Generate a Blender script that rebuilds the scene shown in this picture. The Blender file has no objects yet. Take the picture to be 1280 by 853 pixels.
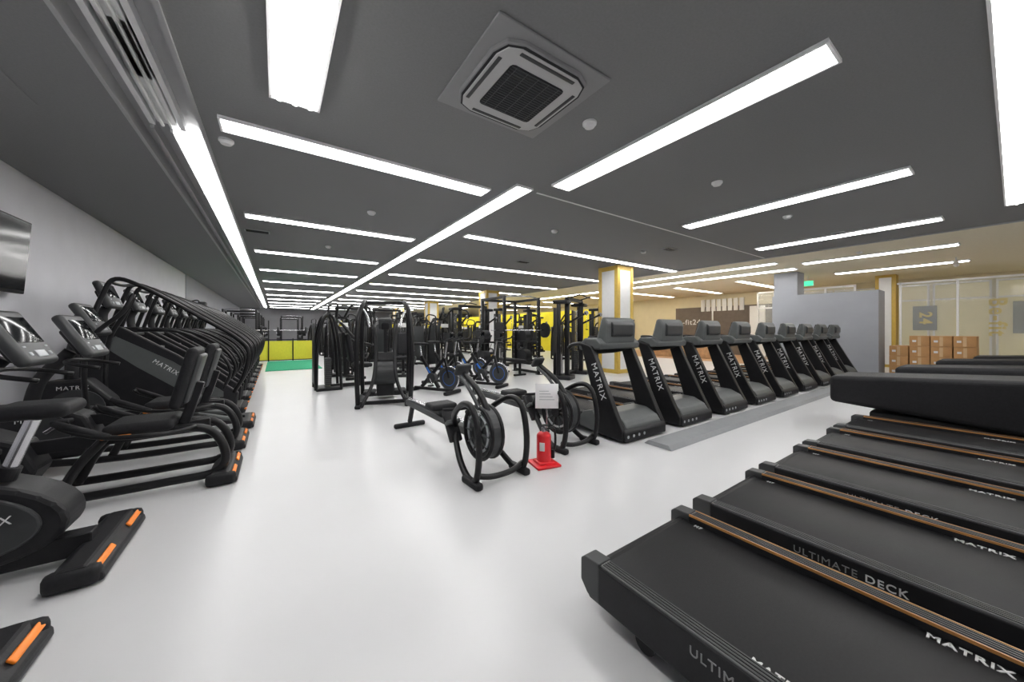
import bpy, bmesh, math, random
from mathutils import Vector, Matrix
random.seed(7)
sc = bpy.context.scene
try:
    sc.view_settings.view_transform = 'Standard'
    sc.view_settings.look = 'None'
except Exception as e:
    print(e)

# ------------------------------------------------------------ materials
def mat(name, col, rough=0.5, metal=0.0, noise=0.06, scale=12.0, bump=0.0, emit=None, es=0.0, spec=0.5, alpha=1.0, trans=0.0):
    m = bpy.data.materials.new(name); m.use_nodes = True
    nt = m.node_tree; p = nt.nodes['Principled BSDF']
    p.inputs['Roughness'].default_value = rough
    p.inputs['Metallic'].default_value = metal
    p.inputs['Specular IOR Level'].default_value = spec
    p.inputs['Alpha'].default_value = alpha
    p.inputs['Transmission Weight'].default_value = trans
    tc = nt.nodes.new('ShaderNodeTexCoord')
    n = nt.nodes.new('ShaderNodeTexNoise'); n.inputs['Scale'].default_value = scale
    n.inputs['Detail'].default_value = 4
    nt.links.new(tc.outputs['Object'], n.inputs['Vector'])
    r = nt.nodes.new('ShaderNodeValToRGB')
    r.color_ramp.elements[0].position = 0.3; r.color_ramp.elements[1].position = 0.7
    r.color_ramp.elements[0].color = tuple(c*(1-noise) for c in col)+(1,)
    r.color_ramp.elements[1].color = tuple(min(1, c*(1+noise)) for c in col)+(1,)
    nt.links.new(n.outputs['Fac'], r.inputs['Fac'])
    nt.links.new(r.outputs['Color'], p.inputs['Base Color'])
    if bump > 0:
        b = nt.nodes.new('ShaderNodeBump'); b.inputs['Strength'].default_value = bump
        b.inputs['Distance'].default_value = 0.01
        n2 = nt.nodes.new('ShaderNodeTexNoise'); n2.inputs['Scale'].default_value = scale*8
        nt.links.new(tc.outputs['Object'], n2.inputs['Vector'])
        nt.links.new(n2.outputs['Fac'], b.inputs['Height'])
        nt.links.new(b.outputs['Normal'], p.inputs['Normal'])
    if emit:
        p.inputs['Emission Color'].default_value = tuple(emit)+(1,)
        p.inputs['Emission Strength'].default_value = es
    return m

FLOOR = mat('floor_vinyl', (0.61,0.61,0.62), 0.28, noise=0.02, scale=1.2, spec=0.5)
CEIL = mat('ceiling_grey', (0.225,0.225,0.23), 0.8, noise=0.05, scale=60, bump=0.25)
CEILB = mat('ceiling_beige', (0.82,0.75,0.58), 0.8, noise=0.03, scale=20)
WALL = mat('wall_grey', (0.62,0.62,0.66), 0.7, noise=0.03, scale=3, bump=0.05)
WALLD = mat('wall_dark', (0.17,0.17,0.18), 0.7, noise=0.05, scale=3)
WALLP = mat('partition_grey', (0.30,0.31,0.34), 0.65, noise=0.03, scale=3)
BEIGE = mat('wall_beige', (0.76,0.68,0.48), 0.7, noise=0.03, scale=3)
BROWN = mat('wall_brown', (0.15,0.12,0.10), 0.6, noise=0.1, scale=5)
TRIMW = mat('trim_white', (0.80,0.80,0.80), 0.4, noise=0.02)
TRIMG = mat('trim_grey', (0.42,0.42,0.43), 0.5, noise=0.02)
LAMP = mat('lamp_tube', (0.9,0.9,0.9), 0.4, emit=(1,0.99,0.97), es=16)
LAMPH = mat('lamp_tube_bright', (0.9,0.9,0.9), 0.4, emit=(1,0.99,0.97), es=26)
LAMPT = mat('lamp_tray', (0.8,0.8,0.8), 0.4, emit=(1,0.99,0.97), es=7.4)
LAMPR = mat('lamp_reflector', (0.8,0.8,0.8), 0.4, emit=(1,0.99,0.97), es=0.35)
FILLW = mat('fill_lamp_warm', (0.9,0.85,0.7), 0.4, emit=(1,0.90,0.70), es=8)  # glow of the extra fill lamps over the beige zone
TUBEOFF = mat('tube_off', (0.85,0.85,0.83), 0.3, noise=0.02)
BLACK = mat('black_paint', (0.008,0.008,0.009), 0.38, noise=0.15, spec=.32)
BLK2 = mat('black_plastic', (0.013,0.013,0.015), 0.48, noise=0.15, bump=0.05, spec=.3)
RUB = mat('black_rubber', (0.012,0.012,0.014), 0.6, noise=0.2, scale=60, bump=0.2, spec=.28)
BELT = mat('running_belt', (0.009,0.009,0.010), 0.5, noise=0.2, scale=90, bump=0.12, spec=.25)
GREY = mat('grey_plastic', (0.085,0.092,0.092), 0.45, noise=0.06)
DGREY = mat('charcoal_plastic', (0.035,0.037,0.039), 0.42, noise=0.08)
LGREY = mat('light_grey_plastic', (0.42,0.44,0.46), 0.4, noise=0.04)
PLAT = mat('cable_cover_grey', (0.26,0.27,0.28), 0.5, noise=0.04)
RAILM = mat('ribbed_rail', (0.12,0.12,0.125), 0.35, noise=0.1, scale=40)
METAL = mat('steel', (0.55,0.55,0.57), 0.25, metal=1.0, noise=0.04)
ORANGE = mat('orange_accent', (0.90,0.24,0.02), 0.4, noise=0.05)
COPPER = mat('copper_line', (0.45,0.21,0.06), 0.4, noise=0.05)
WHITE = mat('white_print', (0.72,0.72,0.72), 0.5, noise=0.02)
PAPER = mat('white_board', (0.92,0.92,0.92), 0.5, noise=0.01)
GPRINT = mat('grey_print', (0.25,0.25,0.25), 0.5, noise=0.02)
YELLOW = mat('yellow_paint', (0.86,0.72,0.02), 0.5, noise=0.04, scale=4)
YTEXT = mat('gold_lettering', (0.72,0.52,0.02), 0.5, noise=0.04, scale=4)
YFENCE = mat('yellow_mesh', (0.80,0.72,0.05), 0.5, noise=0.05, scale=30)
GOLD = mat('gold_paint', (0.62,0.42,0.08), 0.45, noise=0.06)
TURF = mat('green_turf', (0.02,0.36,0.18), 0.9, noise=0.15, scale=80, bump=0.4)
RED = mat('red_paint', (0.70,0.012,0.02), 0.3, noise=0.04)
BLUE = mat('blue_accent', (0.02,0.16,0.6), 0.4, noise=0.04)
SCREEN = mat('screen_glass', (0.006,0.007,0.009), 0.12, noise=0.1, spec=.3)
CARD = mat('cardboard', (0.50,0.27,0.11), 0.8, noise=0.08, scale=6)
TAPE = mat('packing_tape', (0.60,0.40,0.22), 0.4, noise=0.04)
BLIND = mat('roller_blind', (0.70,0.63,0.36), 0.7, noise=0.04, scale=5, emit=(1,0.88,0.5), es=0.06)  # slight emission stands in for warm light on the blinds
GREENE = mat('exit_green', (0.02,0.5,0.2), 0.5, emit=(0.1,1,0.45), es=1.2)
WOOD = mat('wood', (0.45,0.27,0.14), 0.45, noise=0.2, scale=7)
ACW = mat('ac_white', (0.50,0.50,0.50), 0.45, noise=0.02)
ACP = mat('ac_panel', (0.25,0.25,0.255), 0.6, noise=0.02)
GLASS = mat('glass', (0.8,0.85,0.85), 0.05, noise=0.01, alpha=0.18)

# ------------------------------------------------------------ builder
_txt = {}
def text_mesh(s, size, bold=0.0):
    k = (s, size, bold)
    if k in _txt: return _txt[k]
    cu = bpy.data.curves.new('t', 'FONT'); cu.body = s; cu.size = size
    cu.extrude = 0.0015; cu.offset = bold
    cu.align_x = 'CENTER'; cu.align_y = 'CENTER'; cu.space_character = 1.15
    ob = bpy.data.objects.new('t', cu); sc.collection.objects.link(ob)
    bpy.context.view_layer.update()
    dg = bpy.context.evaluated_depsgraph_get()
    me = bpy.data.meshes.new_from_object(ob.evaluated_get(dg))
    bpy.data.objects.remove(ob); _txt[k] = me
    return me

def frameM(o, xd, nrm):
    x = Vector(xd).normalized(); n = Vector(nrm).normalized(); y = n.cross(x).normalized()
    M = Matrix.Identity(4)
    for i in range(3):
        M[i][0] = x[i]; M[i][1] = y[i]; M[i][2] = n[i]; M[i][3] = o[i]
    return M

def catmull(pts, n, closed=False):
    P = [Vector(p) for p in pts]
    if n <= 1 or len(P) < 3: return P
    out = []; L = len(P)
    rng = L if closed else L-1
    for i in range(rng):
        if closed:
            a, b, c, d = P[(i-1) % L], P[i], P[(i+1) % L], P[(i+2) % L]
        else:
            a = P[i-1] if i > 0 else P[0]*2-P[1]
            b, c = P[i], P[i+1]
            d = P[i+2] if i+2 < L else P[-1]*2-P[-2]
        for k in range(n):
            t = k/n
            out.append(0.5*((2*b)+(c-a)*t+(2*a-5*b+4*c-d)*t*t+(-a+3*b-3*c+d)*t**3))
    if not closed: out.append(P[-1])
    return out

class B:
    def __init__(s):
        s.bm = bmesh.new(); s.mats = []
    def mi(s, m):
        if m not in s.mats: s.mats.append(m)
        return s.mats.index(m)
    def add(s, t, m, smooth=False, M=None):
        i = s.mi(m)
        for f in t.faces: f.material_index = i; f.smooth = smooth
        if M is not None: bmesh.ops.transform(t, matrix=M, verts=t.verts)
        me = bpy.data.meshes.new('tmp'); t.to_mesh(me); t.free()
        s.bm.from_mesh(me); bpy.data.meshes.remove(me)
    def box(s, c, d, m, bev=0.0, rot=None, seg=2):
        t = bmesh.new(); bmesh.ops.create_cube(t, size=1)
        bmesh.ops.scale(t, vec=Vector(d), verts=t.verts)
        if bev > 0:
            bmesh.ops.bevel(t, geom=t.edges[:], offset=min(bev, min(d)*0.49), segments=seg, affect='EDGES', profile=0.5)
        M = Matrix.Translation(c)
        if rot:
            M = M @ Matrix.Rotation(rot[2], 4, 'Z') @ Matrix.Rotation(rot[1], 4, 'Y') @ Matrix.Rotation(rot[0], 4, 'X')
        s.add(t, m, bev > 0, M)
    def bb(s, x0, x1, y0, y1, z0, z1, m, bev=0.0, seg=2):
        s.box(((x0+x1)/2, (y0+y1)/2, (z0+z1)/2), (abs(x1-x0), abs(y1-y0), abs(z1-z0)), m, bev, seg=seg)
    def prism(s, prof, a, b, m, bev=0.0, axis='X', smooth=False, seg=2):
        t = bmesh.new()
        def P(u, v, w):
            return (w, u, v) if axis == 'X' else ((u, w, v) if axis == 'Y' else (u, v, w))
        v0 = [t.verts.new(P(u, v, a)) for u, v in prof]
        v1 = [t.verts.new(P(u, v, b)) for u, v in prof]
        n = len(prof)
        t.faces.new(v0); t.faces.new(list(reversed(v1)))
        for i in range(n):
            j = (i+1) % n
            t.faces.new((v0[j], v0[i], v1[i], v1[j]))
        bmesh.ops.recalc_face_normals(t, faces=t.faces)
        if bev > 0:
            bmesh.ops.bevel(t, geom=t.edges[:], offset=bev, segments=seg, affect='EDGES', profile=0.5, clamp_overlap=True)
        s.add(t, m, smooth)
    def tube(s, pts, r, m, n=6, seg=8, closed=False, ry=None):
        P = catmull(pts, n, closed); t = bmesh.new(); L = len(P)
        ry = ry or r; rings = []
        up = None
        for i in range(L):
            if closed: d = P[(i+1) % L]-P[i-1]
            else: d = P[min(i+1, L-1)]-P[max(i-1, 0)]
            d.normalize()
            if up is None:
                ref = Vector((1, 0, 0)) if abs(d.x) < 0.8 else Vector((0, 0, 1))
                up = (ref-d*ref.dot(d)).normalized()
            else:
                up = (up-d*up.dot(d)).normalized()
            sd = d.cross(up)
            rings.append([t.verts.new(P[i]+up*math.cos(2*math.pi*k/seg)*r+sd*math.sin(2*math.pi*k/seg)*ry) for k in range(seg)])
        for i in range(L if closed else L-1):
            A, C = rings[i], rings[(i+1) % L]
            for k in range(seg):
                t.faces.new((A[k], A[(k+1) % seg], C[(k+1) % seg], C[k]))
        if not closed:
            t.faces.new(list(reversed(rings[0]))); t.faces.new(rings[-1])
        bmesh.ops.recalc_face_normals(t, faces=t.faces)
        s.add(t, m, True)
    def bar(s, p0, p1, w, m, h=None, bev=0.006):
        p0, p1 = Vector(p0), Vector(p1); d = p1-p0
        q = d.to_track_quat('Z', 'X' if abs(d.normalized().x) < 0.9 else 'Y')
        t = bmesh.new(); bmesh.ops.create_cube(t, size=1)
        bmesh.ops.scale(t, vec=(w, h or w, d.length), verts=t.verts)
        if bev: bmesh.ops.bevel(t, geom=t.edges[:], offset=bev, segments=1, affect='EDGES')
        s.add(t, m, False, Matrix.Translation((p0+p1)/2) @ q.to_matrix().to_4x4())
    def cyl(s, p0, p1, r, m, r2=None, seg=20):
        p0, p1 = Vector(p0), Vector(p1); d = p1-p0
        t = bmesh.new()
        bmesh.ops.create_cone(t, cap_ends=True, segments=seg, radius1=r, radius2=r if r2 is None else r2, depth=d.length)
        M = Matrix.Translation((p0+p1)/2) @ d.to_track_quat('Z', 'Y').to_matrix().to_4x4()
        s.add(t, m, False, M)
    def ring(s, c, R, r, m, axis='X', seg=28, ry=None):
        pts = []
        for k in range(seg):
            a = 2*math.pi*k/seg; u, v = R*math.cos(a), R*math.sin(a)
            pts.append((c[0], c[1]+u, c[2]+v) if axis == 'X' else ((c[0]+u, c[1], c[2]+v) if axis == 'Y' else (c[0]+u, c[1]+v, c[2])))
        s.tube(pts, r, m, n=1, closed=True, ry=ry)
    def ball(s, c, r, m, sc3=(1, 1, 1)):
        t = bmesh.new(); bmesh.ops.create_uvsphere(t, u_segments=16, v_segments=10, radius=r)
        s.add(t, m, True, Matrix.Translation(c) @ Matrix.Diagonal((*sc3, 1)))
    def text(s, st, size, o, xd, nrm, m, bold=0.0):
        t = bmesh.new(); t.from_mesh(text_mesh(st, size, bold))
        s.add(t, m, False, frameM(o, xd, nrm))
    def mesh(s, name):
        me = bpy.data.meshes.new(name); s.bm.to_mesh(me); s.bm.free()
        for m in s.mats: me.materials.append(m)
        return me
    def obj(s, name, loc=(0, 0, 0), rz=0):
        return place(name, s.mesh(name), loc, rz)

def place(name, me, loc=(0, 0, 0), rz=0, scl=1.0):
    o = bpy.data.objects.new(name, me); sc.collection.objects.link(o)
    o.location = loc; o.rotation_euler = (0, 0, rz); o.scale = (scl,)*3
    return o

# ------------------------------------------------------------ room shell
CH = 3.25
XL, XR, YB, YF = -2.6, 20.0, -4.0, 38.0
def simple(name, x0, x1, y0, y1, z0, z1, m, bev=0):
    b = B(); b.bb(x0, x1, y0, y1, z0, z1, m, bev); return b.obj(name)
simple('floor', XL-.2, XR+.2, YB-.2, YF+.2, -0.2, 0, FLOOR)
b = B()
b.bb(XL-.2, -1.1, YB-.2, YF+.2, CH, CH+.3, CEIL)
b.bb(-1.1, -0.6, YB-.2, YF+.2, CH+.12, CH+.3, TRIMG)
b.bb(-0.6, 10.9, YB-.2, YF+.2, CH, CH+.3, CEIL)
b.bb(10.9, XR+.2, YB-.2, YF+.2, CH, CH+.3, CEILB)
b.obj('ceiling')
simple('wall_left', XL-.2, XL, YB, 16.3, 0, CH, WALL)
simple('wall_left_far', XL-.2, XL+.02, 16.3, YF, 0, CH, WALLP)
simple('wall_far', XL-.2, XR+.2, YF, YF+.2, 0, CH, WALLD)
simple('wall_near', XL-.2, XR+.2, YB-.2, YB, 0, CH, WALL)
simple('wall_right', XR, XR+.2, YB, YF, 0, CH, BEIGE)
simple('baseboard_left', XL, XL+.015, YB, 16.3, 0, .1, WALLD)
simple('floor_wood_zone', 15.0, XR, 5, 14, 0, .008, WOOD)
b = B()
for x in (-1.12, -0.6):
    b.bb(x, x+.03, YB, YF, CH-.025, CH+.12, TRIMG)
b.bb(-1.0, -0.96, YB, 4.7, CH+.04, CH+.12, TRIMW)
b.bb(-0.78, -0.74, YB, 4.7, CH+.04, CH+.12, TRIMW)
b.bb(-1.0, -0.97, 4.7, YF, CH+.0, CH+.12, TRIMG)
b.bb(-0.86, -0.84, 4.7, YF, CH+.0, CH+.12, TRIMG)
b.obj('trim_1')
simple('trim_2', 3.05, 10.9, 3.82, 3.845, CH-.008, CH, TRIMW)
simple('trim_3', 10.88, 10.93, YB, YF, CH-.02, CH, TRIMG)

# ------------------------------------------------------------ lamps
def lamp(x0, x1, y0, y1, name='fluorescent_or_fill_light', tubes=2, tray=None, tm=None, tr=.014):
    b = B(); z = CH
    b.bb(x0, x1, y0, y1, z-.012, z-.002, tray or LAMPT)
    t = .018; tm = tm or LAMP
    b.bb(x0-t, x1+t, y0-t, y0, z-.03, z-.001, TRIMW); b.bb(x0-t, x1+t, y1, y1+t, z-.03, z-.001, TRIMW)
    b.bb(x0-t, x0, y0, y1, z-.03, z-.001, TRIMW); b.bb(x1, x1+t, y0, y1, z-.03, z-.001, TRIMW)
    alongY = (y1-y0) > (x1-x0)
    for k in range(tubes):
        f = (k+.5)/tubes
        if alongY:
            xx = x0+(x1-x0)*f; b.cyl((xx, y0+.02, z-.03), (xx, y1-.02, z-.03), tr, tm, seg=8)
        else:
            yy = y0+(y1-y0)*f; b.cyl((x0+.02, yy, z-.03), (x1-.02, yy, z-.03), tr, tm, seg=8)
    b.obj(name)
y = 4.2
while y < 37:
    lamp(-0.42, 2.42, y-.12, y+.12); y += 3.1
y = 6.33
while y < 37:
    lamp(3.2, 10.8, y-.10, y+.10); y += 2.9
lamp(-0.03, 0.30, .66, 3.46, tubes=3, tray=LAMPR, tm=LAMPH, tr=.024)
for k in range(5):
    lamp(3.05+3.15*k, 3.33+3.15*k, .72, 3.48)
lamp(2.66, 2.90, 3.76, 37)
lamp(13.3, 13.6, 3.9, 30)
lamp(11.8, 12.0, 3.9, 9.5)
lamp(2.4, 9.3, -.28, .08, tubes=2)
lamp(0, 2.8, -2.6, -2.3); lamp(4, 8, -2.6, -2.3)  # fill lamps added behind the camera, out of view, to light the room
for yy in (-2.2, 6.0, 8.6, 11.2, 14, 18, 22, 27):
    lamp(15.0, 19.2, yy, yy+.28, tray=FILLW, tubes=1)  # extra warm lamps added to brighten the beige ceiling on the right
b = B()
b.bb(-.80, -.66, 4.75, 37.5, CH+.06, CH+.1, LAMPT)
b.cyl((-.73, 4.8, CH+.035), (-.73, 37.4, CH+.035), .016, LAMP, seg=8)
b.obj('cove_strip_light')
b = B()
for yy in (-3.5, -1.0, 1.5, 3.25):
    L = 2.4 if yy < 3 else 1.4
    b.bb(-.94, -.8, yy, yy+L, CH+.05, CH+.11, TRIMW, .01)
    b.cyl((-.9, yy, CH+.03), (-.9, yy+L, CH+.03), .014, TUBEOFF, seg=8)
    b.cyl((-.84, yy, CH+.03), (-.84, yy+L, CH+.03), .014, TUBEOFF, seg=8)
b.obj('unlit_strip_light')

# ------------------------------------------------------------ ceiling cassette AC
b = B(); z = CH; cx, cy = 1.63, 2.26
b.bb(cx-.51, cx+.51, cy-.49, cy+.49, z-.018, z-.001, ACP, .006)
def octo(h, c):
    return [(cx-h+c, cy-h), (cx+h-c, cy-h), (cx+h-c*.3, cy-h+c*.3), (cx+h, cy-h+c), (cx+h, cy+h-c), (cx+h-c*.3, cy+h-c*.3), (cx+h-c, cy+h), (cx-h+c, cy+h), (cx-h+c*.3, cy+h-c*.3), (cx-h, cy+h-c), (cx-h, cy-h+c), (cx-h+c*.3, cy-h+c*.3)]
b.prism(octo(.42, .17), z-.05, z-.015, ACP, .008, axis='Z')
b.prism(octo(.405, .16), z-.054, z-.048, BLK2, 0, axis='Z')
b.prism(octo(.385, .13), z-.062, z-.05, ACW, .004, axis='Z')
for a in range(4):
    M = Matrix.Rotation(a*math.pi/2, 4, 'Z')
    v = M @ Vector((0, .35, 0)); w = M @ Vector((.5, .05, 0))
    b.box((cx+v.x, cy+v.y, z-.0605), (abs(w.x) if abs(w.x) > .2 else .03, abs(w.y) if abs(w.y) > .2 else .03, .012), DGREY, .004)
b.prism(octo(.25, .03), z-.067, z-.06, BLK2, 0, axis='Z')
for k in range(19):
    yy = cy-.234+k*.026
    b.bb(cx-.24, cx+.24, yy-.002, yy+.002, z-.071, z-.066, GREY)
for k in range(5):
    xx = cx-.2+k*.1
    b.bb(xx-.002, xx+.002, cy-.24, cy+.24, z-.070, z-.066, GREY)
b.obj('ceiling_air_conditioner')
bd = B(); bd.cyl((0, 0, -.02), (0, 0, 0), .065, TRIMW, seg=24); bd.cyl((0, 0, -.045), (0, 0, -.02), .045, TRIMW, r2=.06, seg=24)
dm = bd.mesh('smoke_detector')
for p in [(2.43, 2.26), (-.42, 4.57), (4.79, 2.22), (1.3, 6.0), (7.5, 5.2), (4.5, 5.1), (1, 9), (7.2, 2.2), (12, 2.2)]:
    place('smoke_detector', dm, (p[0], p[1], CH))
bv = B(); bv.bb(-.2, .2, -.1, .1, -.015, 0, TRIMG)
for k in range(6): bv.bb(-.18, .18, -.08+k*.03, -.07+k*.03, -.02, -.01, BLK2)
vm = bv.mesh('ceiling_vent')
for p in [(-.6, 8.4), (7.5, 4.7), (9.1, 2.0), (5.5, 7.9), (9.5, 8)]:
    place('ceiling_vent', vm, (p[0]+.3, p[1], CH))
bh = B(); bh.bb(-.3, .3, -.3, .3, -.006, 0, CEIL, .003)
hm = bh.mesh('ceiling_access_panel')
place('ceiling_access_panel', hm, (-2.0, 4.5, CH))
b = B(); b.cyl((0, 0, -.12), (0, 0, 0), .015, TRIMW); b.cyl((-.08, 0, -.14), (.1, 0, -.2), .05, TRIMW)
place('ceiling_spotlight', b.mesh('ceiling_spotlight'), (15, .9, CH))

# ------------------------------------------------------------ columns
def column(x, y, name='column'):
    b = B(); h = .35
    b.bb(x-h, x+h, y-h, y+h, 0, CH-.001, TRIMW)
    t = .02; w = .1
    for sx in (-1, 1):
        for sy in (-1, 1):
            b.bb(x+sx*(h+t), x+sx*(h-w), y+sy*(h+t), y+sy*(h-w), .001, CH-.002, GOLD)
    b.bb(x-h-.01, x+h+.01, y-h-.01, y+h+.01, CH-.14, CH-.01, GOLD)
    b.bb(x-h-.01, x+h+.01, y-h-.01, y+h+.01, .001, .12, GOLD)
    b.obj(name)
for yy in (7.05, 14.8, 22.5, 30.2): column(8.75, yy)
simple('column_grey', 14.3, 14.95, 4.1, 4.75, 2.47, CH, WALLP)
simple('partition_wall', 14.15, 14.95, 2.2, 4.75, 0, 2.46, WALLP)
simple('wall_yellow', 14.2, 14.4, 13.0, 30, 0, 2.45, YELLOW)
b = B(); b.bb(17.75, 18.25, 2.35, 2.85, 0, CH, GOLD); b.bb(17.72, 17.76, 2.45, 2.75, .1, CH-.1, TRIMW); b.obj('column_gold')

# right wall details
simple('wall_panel_brown', XR-.06, XR, 6.4, 11.6, 0, 2.6, BROWN)
b = B(); b.text('Be-fit24', .42, (XR-.07, 10.9, 1.75), (0, -1, 0), (-1, 0, 0), WHITE, .006); b.obj('wall_sign')
b = B()
for k in range(8): b.bb(XR-.12, XR-.07, 7.9+k*.28, 8.12+k*.28, 2.35, 3.0, TRIMW, .01)
b.obj('window_blind')
for k in range(7):
    y0 = -3.6+k*1.35
    b = B()
    b.bb(XR-.03, XR-.005, y0, y0+1.27, .45, 2.95, BLIND)
    for a in (y0, y0+1.22): b.bb(XR-.08, XR, a, a+.05, .4, 3.0, TRIMW)
    for a in (.4, 2.4, 2.96): b.bb(XR-.08, XR, y0, y0+1.27, a, a+.05, TRIMW)
    b.obj('window_%d' % (k+1))
b = B()
b.text('Be-fit', .5, (XR-.1, .35, 1.75), (0, 0, -1), (-1, 0, 0), YTEXT, .012)
b.bb(XR-.1, XR-.095, 1.62, 2.2, 1.3, 2.2, GREY); b.text('24', .42, (XR-.105, 1.9, 1.75), (0, 0, -1), (-1, 0, 0), YTEXT, .012)
b.bb(XR-.1, XR-.095, -.5, .05, 1.2, 2.25, GREY)
b.obj('window_lettering')
b = B()
for yy in (3.2, 4.0, 4.8, 5.6, 6.2):
    b.bb(17.0, 17.06, yy, yy+.06, 0, 2.9, TRIMW)
for zz in (0, 2.2, 2.86): b.bb(17.0, 17.06, 3.2, 6.26, zz, zz+.06, TRIMW)
b.bb(17.02, 17.035, 3.2, 6.2, .05, 2.86, GLASS)
b.obj('glass_partition')
b = B()
for yy in (-3.5, -2, -.5, 1.0, 2.2):
    b.bb(17.6, 17.65, yy, yy+.05, 0, 2.9, TRIMW)
for zz in (0, 2.86): b.bb(17.6, 17.65, -3.5, 2.3, zz, zz+.06, TRIMW)
b.bb(17.615, 17.625, -3.5, 2.2, .05, 2.86, GLASS)
b.obj('glass_partition')
b = B()
for yy in (7.4, 9.2):
    b.bb(19.4, 19.45, yy, yy+.06, 0, 2.5, TRIMW)
b.bb(19.4, 19.45, 6.8, 7.4, 0, 2.5, TRIMW)
b.obj('door_1')
b = B()
b.box((0, 0, 0), (.06, .34, .2), TRIMW, .01); b.box((-.035, 0, 0), (.01, .31, .17), GREENE)
b.cyl((0, 0, .1), (0, 0, .26), .01, TRIMW); b.obj('exit_sign', (15.9, 4.25, CH-.26))
b = B(); b.bb(16.2, 16.9, 7.5, 11, 0.01, .98, WOOD, .01); b.bb(16.1, 17.0, 7.4, 11.1, .98, 1.03, TRIMW, .01)
b.obj('reception_counter')
b = B(); b.bb(0, .6, 0, 1.8, 1.95, 2.0, BLK2)
for xx in (0.02, .55):
    for yy in (.02, 1.75): b.bb(xx, xx+.04, yy, yy+.04, 0, 1.95, BLK2)
for zz in (.3, .85, 1.4): b.bb(0, .6, 0, 1.8, zz, zz+.03, WOOD)
b.obj('storage_shelf', (19.2, 14.4, 0))

def cbox(w, d, h):
    b = B(); b.box((0, 0, h/2), (w, d, h), CARD, .004)
    b.box((0, 0, h+.001), (.06, d+.004, .004), TAPE); b.box((-w/2-.001, 0, h/2), (.003, .06, h*.9), TAPE)
    b.box((-w/2-.002, d*.25, h*.5), (.002, d*.2, h*.2), WHITE)
    return b.mesh('cardboard_box')
cm = cbox(.42, .36, .28)
for i in range(4):
    for j in range(2):
        for k in range(4):
            if i == 3 and k == 3: continue
            place('cardboard_box', cm, (14.75+j*.44, .55+i*.38+.18, k*.287), random.uniform(-.02, .02))
for i in range(2):
    for k in range(3): place('cardboard_box', cm, (16.2, 1.2+i*.4, k*.287))

# ------------------------------------------------------------ TV
b = B()
b.box((0, 0, 0), (.05, 1.45, .86), BLK2, .01); b.box((.027, 0, .01), (.004, 1.41, .8), SCREEN)
b.box((-.04, 0, 0), (.06, .4, .4), DGREY); tv = b.obj('wall_television', (XL+.12, 5.98, 2.16)); tv.rotation_euler = (0, math.radians(4), 0)
bs = B(); bs.bb(0, .02, -.3, .3, -.03, .03, BLK2)
bs.tube([(0.02, 0, 0), (.2, 0, .05), (.3, 0, -.1)], .02, BLK2); bs.box((.34, 0, -.15), (.25, .3, .3), DGREY, .05)
bsm = bs.mesh('wall_speaker')
place('wall_speaker', bsm, (XL+.02, 17.0, 2.35)); place('wall_speaker', bsm, (XL+.0, 13.4, 1.9))

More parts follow.
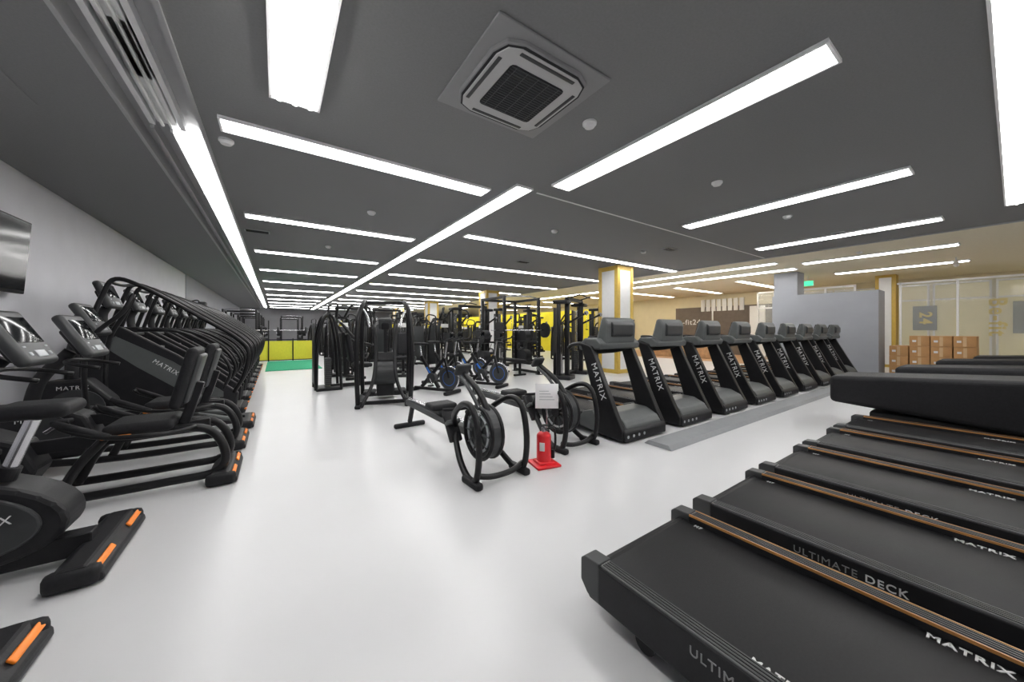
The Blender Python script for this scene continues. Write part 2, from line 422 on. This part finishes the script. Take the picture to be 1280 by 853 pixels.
# ------------------------------------------------------------ TREADMILL
def treadmill():
    b = B(); W = .41; L = 2.15
    b.bb(-W+.05, W-.05, .35, L-.06, .09, .205, BLK2, .01)
    b.bb(-W+.075, W-.075, .3, L-.05, .205, .222, BELT, .006)
    b.cyl((-W+.075, L-.055, .185), (W-.075, L-.055, .185), .04, BELT, seg=16)
    for s in (-1, 1):
        x0, x1 = sorted((s*W, s*(W-.075)))
        b.prism([(.35, .07), (L-.04, .08), (L, .13), (L, .235), (L-.02, .25), (.35, .255)], x0, x1, BLK2, .008)
        b.bb(x0+.008, x1-.008, .5, L-.10, .249, .258, RAILM, .003)
        for k in range(4):
            xx = x0+.014+k*.0135
            b.bb(xx, xx+.006, .52, L-.11, .257, .262, DGREY)
        b.prism([(L-.10, .085), (L-.03, .095), (L+.010, .14), (L+.010, .238), (L-.012, .258), (L-.10, .262)], x0-.003, x1+.003, DGREY, .006)
        b.cyl((s*(W-.09), L-.3, .045), (s*(W-.04), L-.3, .045), .045, RUB, seg=16)
        b.box((s*(W-.08), L-.3, .08), (.05, .09, .05), BLK2)
    b.bb(W-.078, W-.073, .5, L-.1, .250, .262, COPPER)
    b.bb(W-.009, W-.004, .5, L-.1, .250, .262, COPPER)
    b.bb(-W+.05, W-.05, L-.05, L-.02, .095, .15, BLK2, .008)
    b.text('ULTIMATE', .046, (-W-.001, 1.53, .195), (0, -1, 0), (-1, 0, 0), GPRINT, 0)
    b.text('DECK', .046, (-W-.001, 1.325, .195), (0, -1, 0), (-1, 0, 0), WHITE, .0005)
    b.text('MATRIX', .04, (-W+.10, 1.42, .2235), (0, -1, 0), (0, 0, 1), WHITE, .001)
    b.text('MATRIX', .045, (W-.105, 1.10, .2235), (0, -1, 0), (0, 0, 1), WHITE, .001)
    b.text('M7', .03, (W-.10, L-.16, .2235), (0, -1, 0), (0, 0, 1), WHITE, .0005)
    b.prism([(.0, .04), (.0, .17), (.05, .24), (.20, .31), (.40, .315), (.52, .27), (.58, .225), (.58, .08)], -W+.07, W-.07, GREY, .02)
    b.prism([(-.03, .02), (-.03, .12), (.0, .16), (.45, .16), (.45, .03)], -W+.01, W-.01, BLK2, .015)
    for k in range(4): b.cyl((-.25+k*.1-.1, -.034, .08), (-.25+k*.1-.1, -.028, .08), .018, LGREY, seg=12)
    for s in (-1, 1):
        x0, x1 = sorted((s*(W+.015), s*(W-.06)))
        b.prism([(.0, .03), (-.01, .13), (.10, .34), (.42, 1.0), (.47, 1.1), (.66, 1.14), (.62, 1.05), (.42, .45), (.36, .25), (.38, .05)], x0, x1, BLACK, .012)
        b.prism([(.38, .05), (.36, .20), (.46, .31), (.60, .27), (.66, .2), (.66, .08)], x0, x1, GREY, .01)
        b.tube([(s*(W-.03), .48, 1.08), (s*(W-.03), .62, 1.12), (s*(W-.03), .76, 1.12), (s*(W-.04), .86, 1.10), (s*(W-.045), .92, 1.06)], .026, BLACK)
    b.text('MATRIX', .115, (-W-.017, .345, .68), (0, -.36, -.93), (-1, 0, 0), WHITE, 0)
    b.text('MATRIX', .115, (W+.017, .345, .68), (0, .36, .93), (1, 0, 0), WHITE, 0)
    b.tube([(-W+.03, .5, 1.06), (-.2, .62, 1.02), (.2, .62, 1.02), (W-.03, .5, 1.06)], .03, BLACK)
    b.prism([(.36, 1.06), (.34, 1.13), (.42, 1.20), (.62, 1.20), (.72, 1.1), (.70, 1.04)], -W+.02, W-.02, GREY, .02)
    b.prism([(.34, 1.13), (.33, 1.38), (.36, 1.45), (.42, 1.47), (.50, 1.22), (.5, 1.12)], -.29, .29, GREY, .03)
    b.prism([(.30, 1.24), (.30, 1.37), (.34, 1.41), (.36, 1.2)], -.2, .2, DGREY, .012)
    b.box((0, .475, 1.33), (.48, .02, .24), SCREEN, .004, rot=(math.radians(16), 0, 0))
    b.tube([(-.1, .62, 1.18), (-.1, .8, 1.2), (.1, .8, 1.2), (.1, .62, 1.18)], .018, RUB)
    return b.mesh('treadmill')
tm = treadmill()
for i in range(9): place('treadmill', tm, (3.66+1.18*i, 2.52, 0))
for i in range(5): place('treadmill', tm, (1.59+.985*i, 1.14-2.15, 0))
b = B(); b.prism([(2.08, 0), (2.12, .05), (2.36, .05), (2.42, 0)], 3.5, 14.0, PLAT, .004)
b.obj('floor_cable_cover')

def bed():
    b = B()
    b.prism([(0, .36), (0, .70), (-1.5, .80), (-1.95, .82), (-1.95, .22), (-1.5, .25)], -.39, .39, RUB, .055, smooth=False, seg=4)
    b.box((0, -1.05, .15), (.5, 1.4, .26), BLK2, .03)
    b.box((0, -1.05, .03), (.66, 1.6, .06), DGREY, .02)
    return b.mesh('padded_massage_bed')
bm_ = bed()
for x, y in ((6.45, 1.40), (8.75, 1.12), (11.2, .9), (13.4, .55)): place('padded_massage_bed', bm_, (x, y, 0))

# ------------------------------------------------------------ common parts
def stabil(b, y, w=.66, m=BLK2):
    b.prism([(y-.09, .01), (y-.1, .06), (y-.05, .11), (y+.05, .11), (y+.11, .05), (y+.11, .01)], -w/2, w/2, m, .015)
    for s in (-1, 1):
        b.box((s*(w/2-.13), y+.082, .088), (.2, .03, .014), ORANGE, .005, rot=(math.radians(-45), 0, 0))
        b.box((s*(w/2-.02), y, .055), (.08, .2, .1), RUB, .03)

def console(b, y, z, tilt=.5, w=.3, h=.3):
    R = (tilt, 0, 0)
    M = Matrix.Rotation(tilt, 4, 'X')
    def at(x, yy, zz):
        v = M @ Vector((x, yy, zz)); return (v.x, y+v.y, z+v.z)
    b.box((0, y, z), (w, .08, h), DGREY, .035, rot=R, seg=3)
    b.box(at(0, .039, .05), (w*.78, .008, h*.48), SCREEN, .003, rot=R)
    b.box(at(0, .041, -h*.33), (w*.3, .012, h*.12), LGREY, .004, rot=R)
    for s in (-1, 1):
        b.box(at(s*w*.3, .041, -h*.33), (.03, .012, .03), LGREY, .008, rot=R)
        b.box(at(s*w*.33, .041, -h*.2), (.03, .008, .012), LGREY, .003, rot=R)
    b.box(at(0, -.05, -.03), (w*.6, .06, h*.6), BLK2, .025, rot=R)

def upright_bike():
    b = B()
    stabil(b, -.48, .5); stabil(b, .52, .7)
    b.bar((0, -.48, .1), (0, .5, .1), .12, BLK2, .1)
    prof = []
    for k in range(28):
        a = 2*math.pi*k/28; prof.append((.0+.44*math.cos(a)*(1.0), .33+.23*math.sin(a)+.05*math.cos(a)*-1))
    b.prism(prof, -.12, .12, BLK2, .03, smooth=False)
    b.prism([(u*.8, .33+(v-.33)*.78) for u, v in prof], -.135, .135, DGREY, .012)
    b.text('MATRIX', .06, (.137, .14, .34), (0, 1, 0), (1, 0, 0), WHITE)
    b.text('MATRIX', .06, (-.137, .14, .34), (0, -1, 0), (-1, 0, 0), WHITE)
    for s in (-1, 1):
        b.cyl((s*.13, -.08, .3), (s*.17, -.08, .3), .05, METAL)
        b.bar((s*.17, -.08, .3), (s*.17, -.08+s*.12, .3+s*.12), .03, METAL)
        b.box((s*.23, -.08+s*.12, .3+s*.12), (.1, .1, .03), RUB, .008)
    b.cyl((0, .16, .45), (0, .28, .82), .028, METAL); b.cyl((0, .14, .4), (0, .2, .58), .045, BLK2)
    b.box((0, .30, .87), (.26, .28, .08), RUB, .04, seg=4); b.box((0, .16, .875), (.12, .22, .06), RUB, .03, seg=3)
    b.tube([(0, -.2, .5), (0, -.3, .85), (0, -.38, 1.15)], .05, BLK2)
    b.tube([(-.22, .05, 1.02), (-.24, -.15, 1.02), (-.2, -.32, 1.05), (.2, -.32, 1.05), (.24, -.15, 1.02), (.22, .05, 1.02)], .018, BLACK)
    console(b, -.38, 1.27, .5, .36, .36)
    return b.mesh('upright_exercise_bike')

def recumbent():
    b = B()
    stabil(b, .72, .62); stabil(b, -.75, .55)
    for s in (-1, 1):
        b.tube([(s*.17, -.7, .12), (s*.2, -.2, .08), (s*.2, .4, .08), (s*.2, .68, .1), (s*.19, .74, .25), (s*.17, .62, .46), (s*.14, .3, .5)], .033, BLACK)
        b.tube([(s*.17, -.2, .08), (s*.15, -.1, .3), (s*.13, .02, .47)], .03, BLACK)
        b.tube([(s*.2, .55, .5), (s*.33, .4, .5), (s*.34, .1, .52), (s*.33, -.1, .6), (s*.31, -.16, .66)], .018, BLACK)
        b.tube([(s*.33, .1, .52), (s*.33, -.16, .66)], .024, RUB)
    b.bar((0, -.75, .42), (0, .62, .47), .1, BLK2, .04); b.bar((0, -.3, .46), (0, .6, .495), .05, METAL, .01)
    b.box((.2, .1, .49), (.03, .16, .025), ORANGE, .008)
    b.box((0, .22, .535), (.42, .4, .09), RUB, .04, seg=4)
    b.box((0, .47, .9), (.38, .08, .52), RUB, .04, rot=(math.radians(-14), 0, 0), seg=4)
    b.box((0, .52, .89), (.3, .04, .42), DGREY, .02, rot=(math.radians(-14), 0, 0))
    b.bar((0, .45, .5), (0, .55, .85), .07, BLK2)
    prof = [(-.95, .12), (-.98, .4), (-.85, .58), (-.6, .62), (-.38, .5), (-.3, .3), (-.4, .12)]
    b.prism(prof, -.13, .13, BLK2, .03)
    for s in (-1, 1):
        b.cyl((s*.13, -.6, .38), (s*.145, -.6, .38), .15, DGREY, seg=24)
        b.bar((s*.17, -.6, .38), (s*.17, -.6+s*.12, .38+s*.1), .03, METAL)
        b.box((s*.23, -.6+s*.12, .38+s*.1), (.11, .11, .04), RUB, .01)
    b.tube([(0, -.75, .55), (0, -.68, .85), (0, -.50, 1.1)], .05, BLK2)
    b.tube([(-.25, -.25, .95), (-.22, -.45, 1.0), (0, -.5, 1.02), (.22, -.45, 1.0), (.25, -.25, .95)], .017, BLACK)
    console(b, -.43, 1.24, .5, .42, .44)
    b.text('MATRIX', .06, (.136, -.66, .5), (0, 1, 0), (1, 0, 0), WHITE)
    return b.mesh('recumbent_exercise_bike')

def stair_climber():
    b = B()
    b.bb(-.36, .36, -.85, .8, 0, .12, BLK2, .02)
    for s in (-1, 1):
        x0, x1 = sorted((s*.38, s*.30))
        b.prism([(.75, .08), (.78, .35), (.1, .95), (-.45, 1.35), (-.8, 1.35), (-.88, .9), (-.85, .08)], x0, x1, BLK2, .02)
        b.prism([(.60, .30), (.60, .38), (.05, .86), (-.5, 1.22), (-.62, 1.1), (-.3, .8), (.3, .3)], s*.381, s*.386, GREY)
        b.tube([(s*.36, -.75, 1.3), (s*.37, -.62, 1.75), (s*.37, -.5, 1.98), (s*.37, -.2, 1.86), (s*.37, .4, 1.45), (s*.37, .78, 1.16), (s*.37, .9, .95), (s*.37, .84, .6), (s*.36, .72, .35)], .028, BLACK)
        b.tube([(s*.36, -.3, 1.3), (s*.37, .1, 1.28), (s*.37, .5, 1.02), (s*.37, .68, .7), (s*.36, .6, .42)], .022, BLACK)
    for k in range(6):
        y = .6-k*.22; z = .25+k*.2
        b.box((0, y, z), (.6, .24, .04), DGREY, .008); b.box((0, y-.1, z-.1), (.6, .03, .2), BLACK, .004)
    b.bb(-.3, .3, -.88, -.6, .1, 1.3, BLK2, .03)
    b.tube([(0, -.7, 1.25), (0, -.72, 1.5), (0, -.68, 1.62)], .09, BLK2, ry=.05)
    console(b, -.66, 1.78, .35, .5, .38)
    b.tube([(-.37, -.5, 1.98), (-.2, -.58, 1.95), (.2, -.58, 1.95), (.37, -.5, 1.98)], .022, BLACK)
    b.text('MATRIX', .08, (.388, -.02, .78), (0, .76, -.62), (1, 0, 0), WHITE, 0)
    b.box((0, .8, .06), (.7, .12, .1), RUB, .03)
    b.box((.3, .86, .08), (.1, .03, .02), ORANGE, .008); b.box((-.3, .86, .08), (.1, .03, .02), ORANGE, .008)
    return b.mesh('stair_climber')

def elliptical():
    b = B()
    stabil(b, .85, .6); stabil(b, -.8, .55)
    b.bar((0, -.8, .09), (0, .85, .09), .1, BLK2, .08)
    b.prism([(-.95, .1), (-1.0, .5), (-.85, .75), (-.55, .75), (-.35, .5), (-.3, .12)], -.12, .12, BLK2, .03)
    for s in (-1, 1):
        b.cyl((s*.13, -.62, .42), (s*.15, -.62, .42), .22, DGREY, seg=28)
        b.tube([(s*.24, -.55, .35+s*.1), (s*.24, .1, .28+s*.05), (s*.24, .75, .14)], .03, GREY)
        b.box((s*.24, .25, .30+s*.04), (.16, .38, .05), RUB, .02)
        b.tube([(s*.26, -.5, .3+s*.08), (s*.28, -.52, .8), (s*.27, -.48, 1.2), (s*.24, -.3+s*.05, 1.5), (s*.2, -.22+s*.05, 1.72)], .024, BLACK)
    b.tube([(0, -.7, .7), (0, -.68, 1.1), (0, -.6, 1.35)], .055, BLK2)
    console(b, -.55, 1.42, .5, .40, .40)
    b.text('MATRIX', .06, (.125, -.65, .66), (0, 1, 0), (1, 0, 0), WHITE)
    return b.mesh('elliptical_trainer')

mb, mr, ms, me_ = upright_bike(), recumbent(), stair_climber(), elliptical()
RZ = -math.pi/2
place('upright_exercise_bike', mb, (-1.36, 3.0, 0), RZ)
place('upright_exercise_bike', mb, (-1.40, 1.95, 0), RZ)
place('recumbent_exercise_bike', mr, (-1.1, 4.05, 0), RZ)
place('recumbent_exercise_bike', mr, (-1.1, 5.05, 0), RZ)
place('elliptical_trainer', me_, (-1.2, 6.0, 0), RZ)
for k in range(8): place('stair_climber', ms, (-1.25, 7.1+k*1.12, 0), RZ)

# ------------------------------------------------------------ rower
def rower():
    b = B()
    b.bar((0, .45, .30), (0, 2.15, .33), .07, DGREY, .09)
    b.bb(-.03, .03, .5, 2.1, .375, .385, METAL)
    b.box((0, 2.15, .33), (.1, .05, .12), BLK2, .015)
    b.bar((0, 2.0, .3), (0, 2.1, .06), .05, BLK2); b.box((0, 2.1, .03), (.42, .07, .06), RUB, .02)
    b.box((0, 1.15, .45), (.3, .24, .07), RUB, .03, seg=4); b.box((0, 1.15, .40), (.14, .2, .05), DGREY, .01)
    b.cyl((-.05, .27, .36), (.05, .27, .36), .24, DGREY, seg=36)
    for s in (-1, 1):
        b.ring((s*.055, .27, .36), .235, .02, BLACK); b.ring((s*.055, .27, .36), .17, .012, LGREY)
        b.cyl((s*.05, .27, .36), (s*.085, .27, .36), .06, BLK2)
        for k in range(10):
            a = k*math.pi/5
            b.bar((s*.06, .27+.06*math.cos(a), .36+.06*math.sin(a)), (s*.06, .27+.2*math.cos(a), .36+.2*math.sin(a)), .012, GREY, .02, bev=0)
        b.tube([(s*.1, .62, .34), (s*.2, .45, .52), (s*.24, .2, .66), (s*.25, .02, .62), (s*.25, -.06, .35), (s*.25, -.02, .08), (s*.24, .12, .035), (s*.22, .3, .12), (s*.16, .5, .26)], .028, BLACK, closed=True)
        b.box((s*.25, .05, .03), (.07, .26, .06), RUB, .02)
        b.box((s*.14, .62, .36), (.13, .05, .32), BLK2, .015, rot=(math.radians(-35), 0, 0))
        b.box((s*.14, .60, .40), (.14, .07, .04), GREY, .01, rot=(math.radians(-35), 0, 0))
    b.tube([(-.25, .0, .1), (-.1, -.03, .07), (.1, -.03, .07), (.25, .0, .1)], .025, BLACK)
    b.tube([(0, .18, .55), (0, .35, .72), (0, .62, .86)], .03, BLACK)
    b.tube([(-.06, .2, .55), (-.07, .4, .74), (-.06, .6, .84)], .018, DGREY)
    b.box((0, .66, .9), (.16, .04, .13), DGREY, .015, rot=(math.radians(35), 0, 0))
    b.tube([(-.24, .62, .53), (-.1, .56, .53), (.1, .56, .53), (.24, .62, .53)], .016, RUB)
    b.text('MATRIX', .05, (-.087, .27, .56), (0, -1, 0), (-1, 0, 0), WHITE)
    return b.mesh('rowing_machine')
rm = rower()
place('rowing_machine', rm, (1.60, 2.52, 0), math.radians(3))
place('rowing_machine', rm, (2.74, 2.72, 0), math.radians(3))

# ------------------------------------------------------------ fire extinguisher + sign stand
b = B()
b.box((0, 0, .012), (.25, .25, .024), RED, .008)
b.box((0, 0, .03), (.16, .16, .03), RED, .01)
b.cyl((0, 0, .04), (0, 0, .28), .07, RED, seg=28); b.ball((0, 0, .28), .07, RED, (1, 1, .6))
b.cyl((0, 0, .30), (0, 0, .36), .02, METAL); b.bar((0, .03, .37), (0, -.11, .41), .025, BLACK, .014); b.bar((0, .03, .355), (0, -.11, .35), .025, BLACK, .014)
b.tube([(.02, 0, .34), (.1, -.02, .34), (.11, -.03, .2), (.088, -.02, .1)], .012, BLACK); b.cyl((.088, -.02, .14), (.088, -.02, .06), .018, BLACK)
b.box((-.045, -.05, .19), (.05, .012, .08), WHITE, .003, rot=(0, 0, -.7))
b.obj('fire_extinguisher', (2.14, 2.58, 0), -.2)
b = B()
b.bb(-.006, .006, -.006, .006, 0, .6, METAL); b.bb(-.08, .08, -.04, .04, 0, .01, RED)
b.box((0, -.01, .6), (.245, .006, .262), PAPER, .002)
for k in range(4): b.bb(-.08, .08-.02*k, -.0145, -.013, .56+.03*k, .566+.03*k, LGREY)
b.obj('sign_stand', (2.38, 2.82, 0), math.radians(-36))

# ------------------------------------------------------------ spin bike
def spin():
    b = B()
    for y in (-.5, .5): b.box((0, y, .04), (.5, .09, .07), BLK2, .02)
    b.bar((0, -.5, .07), (0, .5, .07), .06, BLACK)
    b.bar((0, -.15, .1), (0, .32, .75), .07, BLACK, .05); b.bar((0, .3, .1), (0, -.3, .72), .07, BLACK, .05)
    b.cyl((-.02, -.42, .32), (.02, -.42, .32), .23, DGREY, seg=32); b.ring((0, -.42, .32), .23, .02, METAL)
    b.ring((0, -.42, .32), .15, .022, BLUE); b.bar((0, -.42, .32), (0, -.3, .72), .05, BLACK)
    b.cyl((-.05, .02, .3), (.05, .02, .3), .11, DGREY, seg=24)
    for s in (-1, 1):
        b.bar((s*.08, .02, .3), (s*.08, .02+s*.08, .3+s*.14), .025, METAL); b.box((s*.14, .02+s*.08, .3+s*.14), (.1, .09, .025), BLK2, .006)
        b.tube([(s*.04, -.4, 1.08), (s*.2, -.42, 1.08), (s*.22, -.6, 1.12), (s*.18, -.66, 1.16)], .016, RUB)
    b.cyl((0, .3, .7), (0, .36, .98), .02, METAL); b.box((0, .38, 1.01), (.2, .26, .06), RUB, .028, seg=3); b.box((0, .22, 1.01), (.08, .16, .04), RUB, .018)
    b.cyl((0, -.3, .7), (0, -.36, 1.06), .022, METAL); b.bar((0, -.3, 1.07), (0, -.5, 1.08), .04, BLACK)
    b.box((0, -.5, 1.2), (.14, .03, .12), SCREEN, .01); b.box((0, .1, .45), (.072, .18, .04), BLUE, .005, rot=(.9, 0, 0))
    return b.mesh('spin_bike')
sm = spin()

# ------------------------------------------------------------ strength machines
def stack(b, x, y, h=1.55, w=.26):
    for s in (-1, 1): b.cyl((x+s*w*.32, y, .08), (x+s*w*.32, y, h), .01, METAL, seg=8)
    for k in range(14): b.box((x, y, .12+k*.042), (w, .12, .036), DGREY, .004)
    b.box((x, y-.065, .4), (.03, .004, .5), WHITE)
    b.cyl((x, y, .7), (x, y, h), .012, METAL, seg=8)

def arch_machine():
    b = B()
    for s in (-1, 1):
        b.tube([(s*.42, .55, .04), (s*.44, .6, .8), (s*.42, .52, 1.5), (s*.36, .3, 1.78), (s*.33, 0, 1.82), (s*.36, -.3, 1.75), (s*.42, -.5, 1.45), (s*.44, -.56, .8), (s*.42, -.5, .04)], .038, BLACK)
        b.tube([(s*.36, -.62, .04), (s*.2, -.3, .4), (s*.16, 0, .9), (s*.2, .25, 1.4)], .03, BLK2)
        b.box((s*.42, .02, .03), (.09, 1.25, .06), BLK2, .02)
        b.tube([(s*.42, -.1, 1.75), (s*.3, -.15, 1.55), (s*.25, -.3, 1.35)], .02, METAL)
        b.box((s*.25, -.25, .22), (.2, .36, .06), RUB, .02)
    b.bar((-.42, .45, .05), (.42, .45, .05), .06, BLACK); b.bar((-.42, -.35, .05), (.42, -.35, .05), .06, BLACK)
    b.bar((-.34, 0, 1.8), (.34, 0, 1.8), .06, BLACK)
    b.prism([(.15, .06), (.15, .75), (.22, .9), (.36, .85), (.42, .06)], -.16, .16, BLK2, .03)
    b.bar((0, .25, .85), (0, .12, 1.35), .06, BLK2)
    b.cyl((-.18, .2, .5), (.18, .2, .5), .22, DGREY, seg=30)
    console(b, .05, 1.42, .4, .24, .22)
    return b.mesh('climbing_trainer')

def cable_machine():
    b = B(); H = 2.15
    for s in (-1, 1):
        b.box((s*.55, .1, H/2), (.09, .12, H), BLACK, .01); b.box((s*.78, .25, 1.0), (.06, .1, 2.0), BLACK, .01)
        b.box((s*.66, .2, .05), (.4, .6, .1), BLK2, .02); stack(b, s*.67, .28, 1.9, .2)
        b.box((s*.67, .38, 1.0), (.3, .015, 1.8), DGREY, .004); b.box((s*.67, .2, H-.1), (.34, .4, .09), BLACK, .02)
        b.bar((s*.55, .05, 1.5), (s*.62, -.45, 1.75), .05, BLACK); b.cyl((s*.62-.02, -.45, 1.75), (s*.62+.02, -.45, 1.75), .06, METAL)
        b.tube([(s*.62, -.47, 1.7), (s*.62, -.47, 1.35)], .005, METAL, n=1); b.box((s*.62, -.47, 1.32), (.14, .025, .025), RUB, .01)
    b.bar((-.6, .1, H), (.6, .1, H), .09, BLACK); b.bar((-.6, .3, .06), (.6, .3, .06), .08, BLACK)
    b.tube([(-.4, .1, H+.02), (-.42, -.2, H+.1), (-.1, -.3, H+.05)], .018, BLACK); b.tube([(.4, .1, H+.02), (.42, -.2, H+.1), (.1, -.3, H+.05)], .018, BLACK)
    return b.mesh('cable_machine')

def rack():
    b = B(); H = 2.25
    for x in (-.6, .6):
        for y in (-.6, .6):
            b.box((x, y, H/2), (.075, .075, H), BLACK, .006); b.box((x*1.04, y, .01), (.16, .16, .02), BLACK)
            for k in range(12): b.cyl((x-.039, y, .4+k*.14), (x+.039, y, .4+k*.14), .012, LGREY, seg=8)
        b.bar((x, -.6, H-.04), (x, .6, H-.04), .07, BLACK); b.bar((x, -.6, .06), (x, .6, .06), .07, BLACK); b.bar((x, -.56, .95), (x, .56, .95), .05, BLACK)
        for y in (0.25, .6):
            for zz in (.5, 1.1): b.cyl((x*1.05, y, zz), (x*1.4, y, zz), .2, RUB, seg=28); b.cyl((x*1.38, y, zz), (x*1.44, y, zz), .05, METAL)
    b.bar((-.6, .6, H-.04), (.6, .6, H-.04), .07, BLACK); b.tube([(-.6, -.6, H-.04), (-.3, -.66, H), (.3, -.66, H), (.6, -.6, H-.04)], .02, METAL)
    b.cyl((-1.05, -.66, 1.3), (1.05, -.66, 1.3), .015, METAL)
    for s in (-1, 1):
        b.cyl((s*.75, -.66, 1.3), (s*.82, -.66, 1.3), .22, RUB, seg=28)
    b.box((0, -.1, .42), (.28, 1.1, .09), RUB, .03); b.bar((0, -.5, .05), (0, -.5, .4), .06, BLACK); b.bar((0, .35, .05), (0, .35, .4), .06, BLACK)
    b.box((0, -.5, .03), (.4, .06, .05), BLACK); b.box((0, .35, .03), (.4, .06, .05), BLACK)
    return b.mesh('power_rack')

def strength(kind=0):
    b = B()
    b.box((0, .55, .03), (.6, .5, .06), BLK2, .01); stack(b, 0, .55)
    for s in (-1, 1):
        b.tube([(s*.28, .8, .03), (s*.29, .78, .9), (s*.26, .68, 1.5), (s*.2, .55, 1.66)], .035, BLACK)
        b.tube([(s*.28, .32, .03), (s*.28, .36, .9), (s*.26, .45, 1.5), (s*.2, .55, 1.66)], .03, BLACK)
    b.bar((-.22, .55, 1.66), (.22, .55, 1.66), .07, BLACK)
    b.box((0, .83, .8), (.5, .015, 1.3), DGREY, .004)
    b.bar((0, .5, .06), (0, -.65, .06), .08, BLACK); b.box((0, -.65, .04), (.5, .08, .07), BLACK, .01)
    b.bar((0, -.1, .06), (0, -.1, .45), .07, BLACK)
    b.box((0, -.15, .5), (.4, .4, .09), RUB, .035, seg=3)
    b.box((0, .12, .9), (.34, .1, .65), RUB, .04, rot=(math.radians(-8), 0, 0), seg=3)
    b.bar((0, .2, .3), (0, .25, 1.25), .07, BLACK)
    for s in (-1, 1):
        if kind == 0:
            b.tube([(s*.15, .35, 1.5), (s*.42, .3, 1.4), (s*.45, .05, 1.1), (s*.42, -.3, .95)], .03, BLACK); b.cyl((s*.42, -.3, .95), (s*.24, -.34, .98), .02, RUB)
            b.cyl((s*.42, -.28, .8), (s*.42, -.28, 1.1), .018, RUB)
        elif kind == 1:
            b.tube([(s*.1, .45, 1.66), (s*.2, .1, 2.0), (s*.5, -.2, 1.95), (s*.55, -.3, 1.75)], .03, BLACK); b.cyl((s*.55, -.3, 1.75), (s*.45, -.34, 1.68), .02, RUB)
            b.tube([(s*.3, .3, .1), (s*.42, .1, 1.0), (s*.4, .1, 1.6)], .03, BLACK)
        else:
            b.tube([(s*.28, .2, .5), (s*.34, -.2, .5), (s*.3, -.55, .35)], .028, BLACK); b.cyl((s*.3, -.55, .35), (s*.05, -.55, .35), .055, RUB)
            b.tube([(s*.24, -.1, .5), (s*.3, -.15, .7), (s*.3, -.2, .72)], .016, METAL)
    b.box((0, .3, 1.45), (.3, .02, .12), WHITE if kind else YELLOW, .004)
    return b.mesh(('chest_press_machine', 'lat_pulldown_machine', 'leg_extension_machine')[kind])
S = [strength(0), strength(1), strength(2)]
SN = ['chest_press_machine', 'lat_pulldown_machine', 'leg_extension_machine']
am, cmn, rk = arch_machine(), cable_machine(), rack()
place('climbing_trainer', am, (1.66, 6.55, 0), math.radians(-15))
for x, y, r in ((2.72, 6.9, .5), (3.35, 7.75, .4), (3.98, 7.0, .5), (4.3, 8.4, .4)):
    place('spin_bike', sm, (x, y, 0), r)
place('power_rack', rk, (5.75, 8.5, 0), 0)
place('cable_machine', cmn, (7.0, 6.95, 0), math.radians(25))
place(SN[1], S[1], (4.7, 10.4, 0), .3)
place('cable_machine', cmn, (7.4, 10.4, 0), 0)
place('cable_machine', cmn, (5.9, 11.0, 0), .1)
i = 0
for x, y in [(1.5, 8.6), (1.6, 10.4), (2.3, 12.6), (2.5, 14.8), (2.5, 17), (2.3, 19.5), (2.3, 22.5), (2.3, 25),
             (3.1, 10.2), (3.7, 12.6), (3.9, 15), (3.9, 17.6), (3.9, 20.6), (3.9, 24), (3.8, 28),
             (5.2, 13.2), (5.6, 15.4), (5.7, 18), (5.8, 22), (5.9, 26),
             (7.3, 12.8), (7.1, 16.5), (7.5, 19.5), (7.1, 25),
             (10.4, 8.6), (10.6, 11), (10.6, 13.6), (10.6, 17), (10.6, 21),
             (12.4, 10.2), (12.6, 13), (12.5, 16), (12.4, 19), (12.4, 23), (9.0, 12.2), (9.0, 18)]:
    if i % 7 == 3: place('cable_machine', cmn, (x, y, 0), .1)
    else: place(SN[i % 3], S[i % 3], (x, y, 0), (i % 2)*.5+(-.3 if i % 3 else math.pi/2))
    i += 1
for x, y in ((-1.35, 20.5), (-1.35, 24), (-1.35, 28), (-1.35, 32), (.9, 28), (.9, 33.5), (5.8, 34), (9, 34)):
    place('power_rack', rk, (x, y, 0), 0)

# ------------------------------------------------------------ turf + fence
simple('turf_mat', -.28, 1.3, 13.3, 17.3, 0, .02, TURF)
b = B()
b.bb(-1.1, 1.45, 17.45, 17.47, .05, .85, YFENCE)
for k in range(4):
    xx = -1.1+k*.85; b.bb(xx-.02, xx+.02, 17.42, 17.46, 0, .95 if k not in (1,) else 1.7, BLACK)
b.bb(-1.1, 1.45, 17.42, 17.46, .88, .92, BLACK); b.bb(-1.1, 1.45, 17.42, 17.46, .03, .06, BLACK)
b.obj('yellow_fence')

# ------------------------------------------------------------ camera
cd = bpy.data.cameras.new('camera'); cd.sensor_width = 36; cd.lens = 36*431/1280
cd.shift_y = -13.5/1280; cd.clip_start = .05
co = bpy.data.objects.new('camera', cd); sc.collection.objects.link(co)
co.location = (0, 0, 1.3); co.rotation_euler = (math.pi/2, 0, -math.radians(34.4))
sc.camera = co
w = bpy.data.worlds.new('world'); sc.world = w; w.use_nodes = True
w.node_tree.nodes['Background'].inputs[0].default_value = (.5, .5, .52, 1)
w.node_tree.nodes['Background'].inputs[1].default_value = .3
